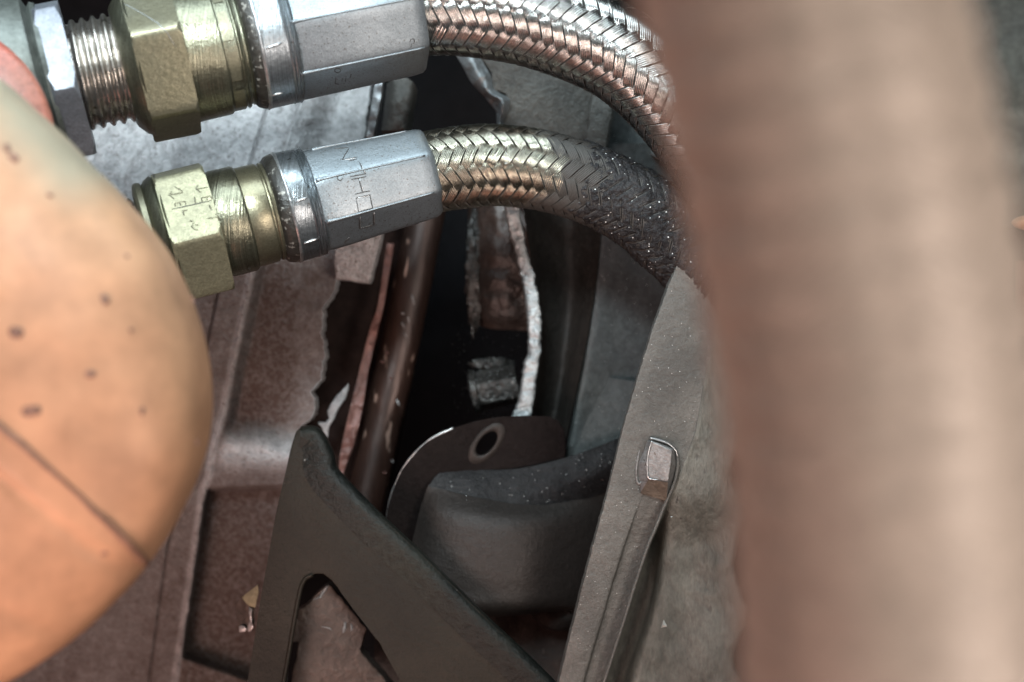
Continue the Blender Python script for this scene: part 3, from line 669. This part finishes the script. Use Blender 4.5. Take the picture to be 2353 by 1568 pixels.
# lower assembly
lo_ = root('lower_hose_assembly', 'lower braided steel hose with yellow hex nut, blackened by grit at its right end', 'hydraulic hose', P(900, 430, 0))
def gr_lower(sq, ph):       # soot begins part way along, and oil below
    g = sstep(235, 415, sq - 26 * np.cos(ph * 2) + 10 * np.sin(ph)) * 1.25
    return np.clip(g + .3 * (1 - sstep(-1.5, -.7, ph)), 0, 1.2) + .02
surfL, LL, kL = hose(lo_, [(955, 404, 8, 88), (990, 396, 2, 90), (1060, 385, -6, 91), (1130, 380, -12, 90), (1212, 386, -20, 89), (1290, 403, -28, 87), (1360, 427, -36, 86), (1420, 455, -44, 86), (1480, 490, -52, 88), (1530, 530, -62, 90), (1590, 585, -75, 92), (1650, 655, -90, 94), (1700, 740, -110, 94)], 12, 345, 6, M['brass_braid'], grime_shade=gr_lower)
# grit crust following the weave underneath
n1, n2 = 190, 180; sq = np.linspace(330, LL - 5, n1)[:, None] + np.zeros((1, n2)); ph = np.linspace(0, 2 * PI, n2, endpoint=False)[None] + np.zeros((n1, 1))
A_ = (ph - kL * sq) * 12 / (2 * PI); B_ = (ph + kL * sq) * 12 / (2 * PI); mm = np.mod(ph * 12 / PI, 4)
fa = np.abs(A_ - np.round(A_)); fb_ = np.abs(B_ - np.round(B_)); over = (np.sin(2 * PI * (mm + .5) / 4) > 0)
f_ = np.where(over, fa, fb_); H = 6.0 - 5.5 * sstep(.34, .5, f_)
nz_ = np.array([[noise.fractal(Vector((math.cos(ph[0, j]) * 6, math.sin(ph[0, j]) * 6, sq[i, 0] * .07)), .7, 2, 5) for j in range(n2)] for i in range(n1)])
nz2 = np.array([[noise.noise(Vector((math.cos(ph[0, j]) * 2.2, math.sin(ph[0, j]) * 2.2, sq[i, 0] * .02 + 4))) for j in range(n2)] for i in range(n1)])
H = H + 3.6 * nz_ + 1.6 * nz2 - 9 * (1 - sstep(325, 425, sq - 22 * np.cos(ph * 2) + 34 * nz2 + 14 * nz_)) - 2.6 * sstep(-.5, -1.5, np.arctan2(np.sin(ph), np.cos(ph))) * (1 - sstep(420, 640, sq))
put('grit_crust', surfL(sq, ph, H).reshape(-1, 3), grid(n1, n2, True), M['crust'], lo_, label='black oily grit caked over the braid')
# stray broken wire
wv = cr(900, 280, .2979, [(1125, 255), (1120, 300), (1140, 345), (1150, 380), (1130, 400), (1090, 413)])
V, F = tube_geo([P(a, b, 78 + 6 * math.sin(i)) for i, (a, b) in enumerate(catmull([(p[0], p[1]) for p in wv], 5))] , 1.1, 6)
put('loose_wire', V, F, M['bright'], lo_, label='single broken wire looping out of the braid')

fe = lathe('ferrule', axL, [(986, 88), (988, 94), (987, 101), (982, 107), (972, 111), (950, 113.5), (850, 119), (760, 125.5), (722, 127), (712, 125)], M['zinc'], lo_, shape=oc(12.5))
lathe('crimp_groove', axL, [(713, 124), (711, 126.5), (708, 123), (705, 127), (702, 123.5), (699, 127), (696, 123.5), (693, 127.5), (690, 124)], M['zinc_turned'], lo_)
fb2 = lathe('ferrule_band', axL, [(691, 125), (688, 126.5), (660, 127.5), (652, 129)], M['zinc_turned'], lo_)
lathe('ferrule_lip', axL, [(654, 128), (651, 130.5), (648, 130), (646, 128)], M['bright'], lo_, wob=1.2)
lathe('greasy_shoulder', axL, [(647, 128), (638, 127), (628, 124), (621, 117), (619, 108)], M['grease'], lo_, wob=2.5)
lathe('collar', axL, [(622, 112), (614, 114.5), (612, 113), (611, 109), (608, 109), (606, 114), (603, 115.5), (560, 116), (557, 115)], M['gold'], lo_, wob=.5, label='yellow zinc collar with a dark snap groove')
lathe('turned_band', axL, [(558, 118), (556, 121), (552, 123), (503, 124), (498, 122), (486, 121)], M['gold_turned'], lo_)
def nut_shape(th, x): return polyr(th, 6, rad(46), .01)
def chamfer_hex(name, ax, x0, x1, r, corner, m, parent, cham=.9, n=216, soft=.008, cone0=None, cone1=None, label=None):
    # hexagon intersected with a cone at each end: gives the curved chamfer lines
    prof = []
    xs = np.linspace(x0, x1, 40); L_ = x1 - x0
    V = []
    for x in xs.tolist():
        c = ax.at(x); k = ax.k(x); e0 = abs(x - x0); e1 = abs(x - x1)
        lim = min(r * (cham + (1 - cham) * min(1, e0 / (cone0 or 14))) if cone0 else r * 1.01, r * (cham + (1 - cham) * min(1, e1 / (cone1 or 14))) if cone1 else r * 1.01)
        for j in range(n):
            th = 2 * PI * j / n
            rr = min(r * polyr(th, 6, rad(corner), soft), lim)
            V.append(c + rr * k * (math.sin(th) * ax.e1 + math.cos(th) * ax.e2))
    F = grid(40, n, True) + [tuple(range(n)), tuple(range(39 * n, 40 * n))[::-1]]
    return put(name, V, F, m, parent, angle=18, label=label)
nutL = chamfer_hex('hex_nut', axL, 492, 384, 165, 46, M['gold_cast'], lo_, .94, cone0=10, cone1=6, label='yellow zinc hex nut with raised lettering')
lathe('nut_chamfer', axL, [(390, 150), (384, 141), (378, 146), (364, 138), (358, 130)], M['gold_turned'], lo_)

axK = Axis(1196, 880, -570, 1084, 902, -575)
chamfer_hex('nut_body', axK, 1190, 1100, 47, 20, M['grit'], knob, .9, cone0=12, cone1=12)
lathe('nut_washer', axK, [(1100, 40), (1098, 50), (1086, 51), (1082, 40)], M['grit'], knob, wob=3)
blob('grit_heap', 1130, 838, -600, 44, 14, 24, M['grit'], knob, .5, 5, 70, 9)
# stamped marks, traced on the real surfaces
def stroke(name, pts, objs, r, m, parent, lift=0.0):
    hs = []
    for i in range(len(pts) - 1):
        for j in range(5):
            t = j / 5; h = cast(pts[i][0] + (pts[i + 1][0] - pts[i][0]) * t, pts[i][1] + (pts[i + 1][1] - pts[i][1]) * t, objs)
            if h: hs.append(h[0] + h[1] * lift * S)
    h = cast(*pts[-1], objs)
    if h: hs.append(h[0] + h[1] * lift * S)
    if len(hs) > 1:
        V, F = tube_geo(hs, lambda t: r * (.6 + .4 * math.sin(PI * t)), 6, jit=.15); return put(name, V, F, m, parent)
K2 = .1786
ferr_marks = [[(400, 240), (310, 395)], [(310, 395), (500, 362)], [(385, 415), (515, 385)], [(205, 245), (400, 228)],
              [(545, 430), (615, 580)], [(415, 625), (635, 585)], [(430, 665), (640, 625)], [(535, 650), (585, 835)],
              [(485, 865), (685, 818)], [(500, 915), (690, 872), (725, 1055), (535, 1110), (500, 915)],
              [(540, 1165), (545, 1335)], [(735, 1110), (737, 1285)], [(550, 1330), (735, 1285)], [(340, 1530), (370, 1480), (415, 1455)], [(235, 600), (250, 665), (290, 680), (325, 640)]]
for g_ in ferr_marks:
    q = cr(780, 320, K2, g_)
    stroke('stamp_mark', q, [fe], 1.25, M['stamp'], fe, .1)  # dark line painted as the shade of the groove
    if g_[0] in ((545, 430), (535, 650), (735, 1110), (500, 915), (540, 1165), (310, 395)):
        stroke('stamp_mark', [(a + 2.6, b + .6) for a, b in q[:2]], [fe], 1.0, M['bright'], fe, .1)  # light line painted as the glint on the groove edge
K3 = .1403
nut_marks = [[(330, 395), (410, 440), (470, 480)], [(470, 500), (270, 540)], [(285, 480), (245, 545), (330, 610)],
             [(740, 370), (710, 430), (790, 500)], [(720, 440), (930, 405)], [(335, 690), (350, 745)], [(335, 690), (520, 650), (530, 715)], [(425, 670), (440, 725)],
             [(685, 570), (695, 680)], [(800, 590), (815, 660)], [(800, 590), (990, 555)], [(890, 575), (905, 635)], [(970, 560), (985, 615)],
             [(480, 820), (500, 900)], [(480, 820), (560, 800)], [(940, 715), (970, 800)], [(1040, 870), (1130, 920), (1100, 990)], [(900, 955), (1110, 925)],
             [(600, 985), (650, 1010)], [(670, 1020), (630, 1090), (680, 1140), (745, 1155)], [(690, 1060), (740, 1070)]]
for g_ in nut_marks:
    q = cr(380, 400, K3, g_)
    stroke('raised_mark', q, [nutL], 1.3, M['gold_cast'], nutL, .5)
    stroke('stamp_shadow', [(a - 1.7, b + .6) for a, b in q], [nutL], .7, M['stamp'], nutL, .05)
stroke('parting_line', cr(380, 400, K3, [(285, 795), (700, 700), (1155, 600)]), [nutL], 1.3, M['stamp'], nutL, 0)
for q in ([(684, 464), (716, 452)], [(702, 560), (735, 548)]):
    stroke('crimp_ridge', [(a - 4, b) for a, b in q], [fb2], 3.2, M['bright'], fb2, .4)

# upper assembly
up_ = root('upper_hose_assembly', 'upper clean braided steel hose arching right from a large crimped ferrule and hex nut', 'hydraulic hose', P(900, 60, 60))
hose(up_, [(930, 26, 70, 103), (971, 19, 62, 104), (1050, 18, 58, 105), (1141, 27, 54, 106), (1210, 40, 52, 106), (1271, 58, 50, 106), (1330, 79, 50, 106), (1383, 103, 48, 105), (1430, 130, 46, 104), (1476, 165, 44, 104), (1522, 207, 40, 104), (1570, 262, 36, 104), (1625, 335, 30, 104), (1690, 440, 20, 104), (1740, 560, 0, 104)], 12, 372, 6, M['steel_braid'])
lathe('ferrule', axU, [(946, 100), (949, 112), (949, 126), (945, 140), (936, 147), (915, 150), (860, 151), (650, 156), (646, 154)], M['zinc'], up_, shape=oc(-4.5), wob=.6)
bpy.data.objects
feU = [o for o in up_.children if o.name.startswith('ferrule')][0]
lathe('crimp_groove', axU, [(647, 154), (643, 157.5), (640, 154), (636, 157), (632, 154), (628, 157.5), (624, 154.5), (619, 156), (615, 155)], M['zinc_turned'], up_)
fb3 = lathe('ferrule_band', axU, [(616, 155.5), (580, 156.5), (570, 157)], M['zinc_turned'], up_)
lathe('ferrule_lip', axU, [(571, 157), (568, 159.5), (565, 159), (562, 156)], M['bright'], up_, wob=1.5)
lathe('greasy_shoulder', axU, [(563, 156), (556, 155), (546, 150), (540, 142), (537, 130)], M['grease'], up_, wob=2.5)
lathe('collar', axU, [(540, 138), (536, 141), (534, 137), (530, 137), (528, 144), (524, 146), (521, 141), (518, 141), (515, 146), (484, 147)], M['gold_turned'], up_)
for th0 in (40, 4, -32, -68):
    V = []
    for x in (511, 489):
        for a in (th0 - 13, th0 - 5, th0 + 5, th0 + 13):
            V.append(axU.at(x) + 148.6 * axU.k(x) * (math.sin(rad(a)) * axU.e1 + math.cos(rad(a)) * axU.e2))
    put('collar_flat', V, grid(2, 4), M['gold'], up_, bevel=0)
lathe('turned_band', axU, [(486, 149), (483, 152), (410, 155), (403, 154)], M['gold_turned'], up_, label='wide olive turned band')
nutU = chamfer_hex('hex_nut', axU, 405, 297, 189, 6, M['gold'], up_, .95, cone0=12, cone1=5, label='large olive zinc hex nut')
lathe('nut_chamfer', axU, [(303, 168), (297, 163), (288, 158), (272, 140), (268, 132)], M['gold_turned'], up_)
stroke('hairline_scratch', cr(0, 0, .2979, [(1000, 25), (1080, 65), (1180, 120), (1290, 190), (1370, 270), (1440, 385)]), [nutU], 1.0, M['bright'], nutU, .1)
ringp = [(715 + 0, 0)]
tcirc = [(720 + 0, 0)]
def K4(pts): return cr(720, 60, .1445, pts)
q = K4([(720 + 52 * math.cos(t), 778 + 36 * math.sin(t)) for t in np.linspace(0, 2 * PI, 14)])
stroke('stamp_mark', q, [feU], 1.3, M['stamp'], feU, .1)
for g_ in ([(950, 840), (930, 910)], [(810, 900), (790, 965)], [(690, 900), (680, 1000), (740, 1010)], [(860, 900), (850, 980)], [(1940, 300), (1960, 250), (2010, 240), (2020, 300), (1970, 330), (1960, 390)]):
    stroke('stamp_mark', K4(g_), [feU], 1.1, M['stamp'], feU, .1)
for q in ([(606, 113), (648, 99)], [(622, 220), (650, 213)]):
    stroke('crimp_ridge', q, [fb3], 3.2, M['bright'], fb3, .3)
# bright worn ridges where the crimp facets meet
for ax_, obj_, th_, xa, xb in ((axU, feU, -4.5, 640, 930), (axU, feU, -49.5, 640, 930), (axL, fe, 12.5, 715, 965), (axL, fe, -32.5, 715, 965), (axL, fe, 57.5, 730, 950)):
    V = []; pr = interp([(712, 125), (760, 125.5), (850, 119), (950, 113.5), (972, 111)], np.array([0.])) 
    rr_ = (lambda x: float(interp([(640, 155), (860, 151), (930, 149)], x))) if ax_ is axU else (lambda x: float(interp([(712, 125), (760, 125.5), (850, 119), (950, 113.5), (972, 111)], x)))
    pts = [ax_.at(x) + (rr_(x) * .983) * ax_.k(x) * (math.sin(rad(th_)) * ax_.e1 + math.cos(rad(th_)) * ax_.e2) for x in np.linspace(xa, xb, 30).tolist()]
    V, F = tube_geo(pts, lambda t: 2.2 + 3.0 * math.exp(-t * 9), 8, jit=.1); put('crimp_seam', V, F, M['zinc'], obj_)

# threaded adapters behind the orange cap
ad = root('threaded_adapter', 'bright threaded adapter with a thin nickel lock nut feeding the upper hose', 'pipe fitting', axU.at(180))
def thread_geo(ax, x0, x1, r, pitch, depth, n=96):
    turns = (x0 - x1) / pitch; per = 10; V = []; m = int(turns * per)
    for i in range(m + 1):
        for j in range(n):
            x = x0 - (i / per) * pitch
            ph_ = ((i / per) + j / n) % 1.0
            tri = .5 + .5 * math.cos(2 * PI * ph_)
            rr = r - depth * (1 - min(1, max(0, (tri - .12) / .76)))
            V.append(ax.at(x) + rr * ax.k(x) * (math.sin(2 * PI * j / n) * ax.e1 + math.cos(2 * PI * j / n) * ax.e2))
    return V, grid(m + 1, n, True)
V, F = thread_geo(axU, 272, 160, 126, 23, 10); put('thread', V, F, M['thread'], ad)
chamfer_hex('lock_nut', axU, 168, 112, 196, 40, M['nickel'], ad, .93, cone0=10, cone1=10, label='thin bright nickel lock nut')
lathe('adapter_body', axU, [(118, 178), (108, 182), (100, 172), (90, 196), (60, 204), (-60, 206), (-260, 206)], M['olive'], ad)
ad2 = root('threaded_stub', 'short threaded stub entering the lower hose nut beside the orange cap', 'pipe fitting', axL.at(300))
lathe('stub_washer', axL, [(360, 122), (355, 136), (344, 138), (338, 133), (334, 112)], M['gold'], ad2)
V, F = thread_geo(axL, 338, 200, 110, 20, 9); put('thread', V, F, M['thread'], ad2)

# ---------------------------------------------------------------- orange cap and red collar, out of focus
capr = root('orange_cap', 'large round orange painted cap with dark specks and a curved seam in the left foreground', 'cap', P(-155, 940, 400))
n = 200; nr = 110; V = []; GC = []; kk = (1 - 820 / DC) * S; c0 = P(-164, 940, 820)
for i in range(nr):
    ph = (PI * .62) * i / (nr - 1)
    for j in range(n):
        th = 2 * PI * j / n
        sx, sy = math.sin(ph) * math.cos(th), math.sin(ph) * math.sin(th)
        R0 = float(interp([(-180, 660), (-74, 652), (-63, 632), (-48, 614), (-35, 613), (-22, 619), (-10, 634), (0, 640), (20, 643), (34, 650), (46, 653), (58, 672), (66, 706), (72, 734), (79, 782), (90, 800), (120, 700), (180, 660)], math.degrees((th + PI) % (2 * PI) - PI)))
        f = math.cos(ph); zc = 230 * (abs(f) ** .6) * (1 if f > 0 else -1)
        x = R0 * sx; y = R0 * sy
        lx_, ly_ = -155 + x, 940 - y
        if f > 0:
            sd = (lx_ - 150) * .69 - (ly_ - 1108) * -.0 - (ly_ - 1108) * .72 + 8 * math.sin(lx_ * .02)
            dist = (ly_ - (980 + lx_ * .82 + .00032 * lx_ * lx_)) / 1.3
            zc += -9 * math.exp(-(dist / 11) ** 2) - 5 / (1 + math.exp(-dist / 9))
            d2_ = (ly_ - (1290 + lx_ * .75)) / 1.25
            if 60 < lx_ < 240: zc += -6 * math.exp(-(d2_ / 14) ** 2) * math.sin(PI * (lx_ - 60) / 180)
            zc += 5 * fbm(lx_, ly_, .004, 2)
        GC.append(float(sstep(42, 56, math.degrees((th + PI) % (2 * PI) - PI))) * float(sstep(.80, .98, math.sin(ph))) * .85 if f > -.2 else 0)  # paler beige tone towards the upper rim of the cap
        V.append(c0 + Vector((x * kk, y * kk, zc * S)))
cap_o = put('cap_shell', V, grid(nr, n, True), M['orange'], capr, attr={'grime_shade': GC})
sm = [cast(x, 980 + x * .82 + .00032 * x * x + 3 * fbm(x, 0, .02, 3), [cap_o]) for x in range(-60, 345, 9)]
sm = [h[0] + h[1] * .5 * S for h in sm if h]
V, F = tube_geo(sm, lambda t: 5.5 + 3 * math.sin(t * 9) * t, 8); put('seam_groove', V, F, M['paint_seam'], capr)  # darker strip laid along the seam
for (x, y, a, b) in [(35, 765, 18, 13), (68, 945, 24, 12), (238, 690, 13, 12), (205, 860, 15, 9), (325, 945, 7, 9), (240, 1270, 7, 8), (300, 760, 6, 6), (28, 365, 16, 12), (450, 1015, 6, 9), (15, 345, 9, 14), (440, 690, 6, 9), (112, 450, 10, 5), (290, 590, 7, 5)]:
    h = cast(x, y, [cap_o])
    if h:
        d = h[1]; u = d.orthogonal().normalized(); w = d.cross(u); V = []
        for r_, lf in ((1, .1), (.8, 1.6), (.3, 2.2)):
            for t in np.linspace(0, 2 * PI, 14, endpoint=False):
                q = .75 + .25 * noise.noise(Vector((math.cos(t) * 2, math.sin(t) * 2, x)))
                V.append(h[0] + d * lf * S + Vector((math.cos(t) * a, math.sin(t) * b, 0)) * S * r_ * q)
        put('paint_chip', V, grid(3, 14, True) + [tuple(range(28, 42))], M['paint_chip'], capr)
rc = root('red_collar', 'out of focus red painted collar between the orange cap and the gray adapter', 'collar', P(-175, 340, 300))
V = []; c0 = P(-175, 345, 490); kk = (1 - 490 / DC) * S
for i in range(30):
    ph = PI * .6 * i / 29
    for j in range(120):
        th = 2 * PI * j / 120
        V.append(c0 + Vector((305 * math.sin(ph) * math.cos(th) * kk, 305 * math.sin(ph) * math.sin(th) * kk, 60 * math.cos(ph) * S)))
put('collar_shell', V, grid(30, 120, True), M['red'], rc)

# ---------------------------------------------------------------- near hose, strongly out of focus, on the right
nh = root('foreground_hose', 'broad tan braided hose very close to the lens, blurred, on the right', 'hydraulic hose', P(1990, 800, 2000))
hose(nh, [(1760, -260, 2080, 352), (1810, -100, 2090, 352), (1850, 60, 2095, 354), (1893, 240, 2100, 356), (1935, 440, 2100, 356), (1975, 640, 2100, 356), (2005, 840, 2100, 352), (2028, 1040, 2100, 350), (2042, 1240, 2095, 350), (2055, 1440, 2090, 350), (2060, 1640, 2080, 350), (2065, 1850, 2070, 350)], 12, 400, 3, M['blur_hose'], amp=2, wr=2, step=14, bulge=(3.2, 41))

# far right background pieces
bg = root('olive_engine_block', 'dark olive engine block in deep shade behind the foreground hose', 'engine block', P(2200, 400, -900))
sheet('block_face', [[(1560, -150, -900), (2100, -150, -820), (2700, -150, -800)], [(1560, 300, -900), (2100, 300, -830), (2700, 300, -800)], [(1560, 520, -950), (2100, 520, -900), (2700, 520, -880)]], 20, 20, M['olive'], bg, thick=50, rough=20, rs=.01)
sheet('block_skirt', [[(1560, 500, -980), (2700, 500, -960)], [(1560, 1800, -900), (2700, 1800, -900)]], 10, 20, M['cast_dark'], bg, thick=30, rough=20, rs=.01)
rk = root('red_cylinder', 'out of focus red painted cylinder at the far right edge', 'cylinder', P(2400, 650, 100))
V, F = tube_geo([P(2385, 600, 250), P(2385, 700, 250), P(2388, 770, 250)], lambda t: 44, 32); put('cylinder_body', V, F, M['red'], rk)
tk = root('tan_cap', 'small tan cap at the far right edge above the red cylinder', 'cap', P(2375, 500, 100))
blob('cap_body', 2372, 512, 200, 46, 18, 30, M['orange'], tk, .02, 2, 30, 1)

# ---------------------------------------------------------------- metal swarf flecks lying on the parts
tg = [bpy.data.objects[n_] for n_ in ('rail_face', 'side_casting', 'bracket_plate', 'rolled_flange', 'cup_wall', 'cup_shelf', 'outer_panel', 'panel_step', 'casing_wall', 'grit_crust', 'curved_wall')]
V = []; F = []
def fleck(x, y, r):
    if random.random() < .3 and r < 2: return
    r *= .6
    h = cast(x, y, tg)
    if not h: return
    c, nn = h; u = nn.orthogonal().normalized(); w = nn.cross(u); a = random.uniform(0, 6.28); u, w = u * math.cos(a) + w * math.sin(a), w * math.cos(a) - u * math.sin(a)
    b = len(V); e = random.uniform(.35, 1)
    V.extend([c + (u * r + nn * .3) * S, c + (w * r * e + nn * .8) * S, c + (-u * r * .8 + nn * .3) * S, c + (-w * r * e * .7 + nn * .3) * S, c + nn * r * .9 * S])
    F.extend([(b, b + 1, b + 4), (b + 1, b + 2, b + 4), (b + 2, b + 3, b + 4), (b + 3, b, b + 4)])
for (x0, y0, x1, y1, n_, r0, r1) in [(1420, 600, 1680, 1560, 300, .4, 1.9), (640, 1000, 1200, 1560, 160, .4, 1.2), (960, 1120, 1380, 1400, 260, .4, 1.2), (1290, 820, 1460, 1140, 260, .4, 1.9), (1330, 420, 1560, 640, 260, .5, 1.6), (1050, 1060, 1400, 1160, 160, .4, 1.5), (420, 1300, 640, 1540, 30, .6, 2.5), (500, 960, 660, 1120, 20, .6, 1.5)]:
    for i in range(n_): fleck(random.uniform(x0, x1), random.uniform(y0, y1), r0 + (r1 - r0) * random.random() ** 4)
for x, y, r in [(1311, 990, 3.4), (1330, 1020, 4), (1305, 803, 4.5), (1384, 1102, 3), (1613, 677, 4), (1543, 1187, 4), (1525, 1273, 3), (700, 1057, 5), (1020, 1335, 3.5), (1050, 1357, 3.5), (1090, 1380, 3)]: fleck(x, y, r)
put('metal_swarf', V, F, M['swarf'], None, smooth=False, kind='stuff', label='scattered bright metal flecks lying on brackets and panels')
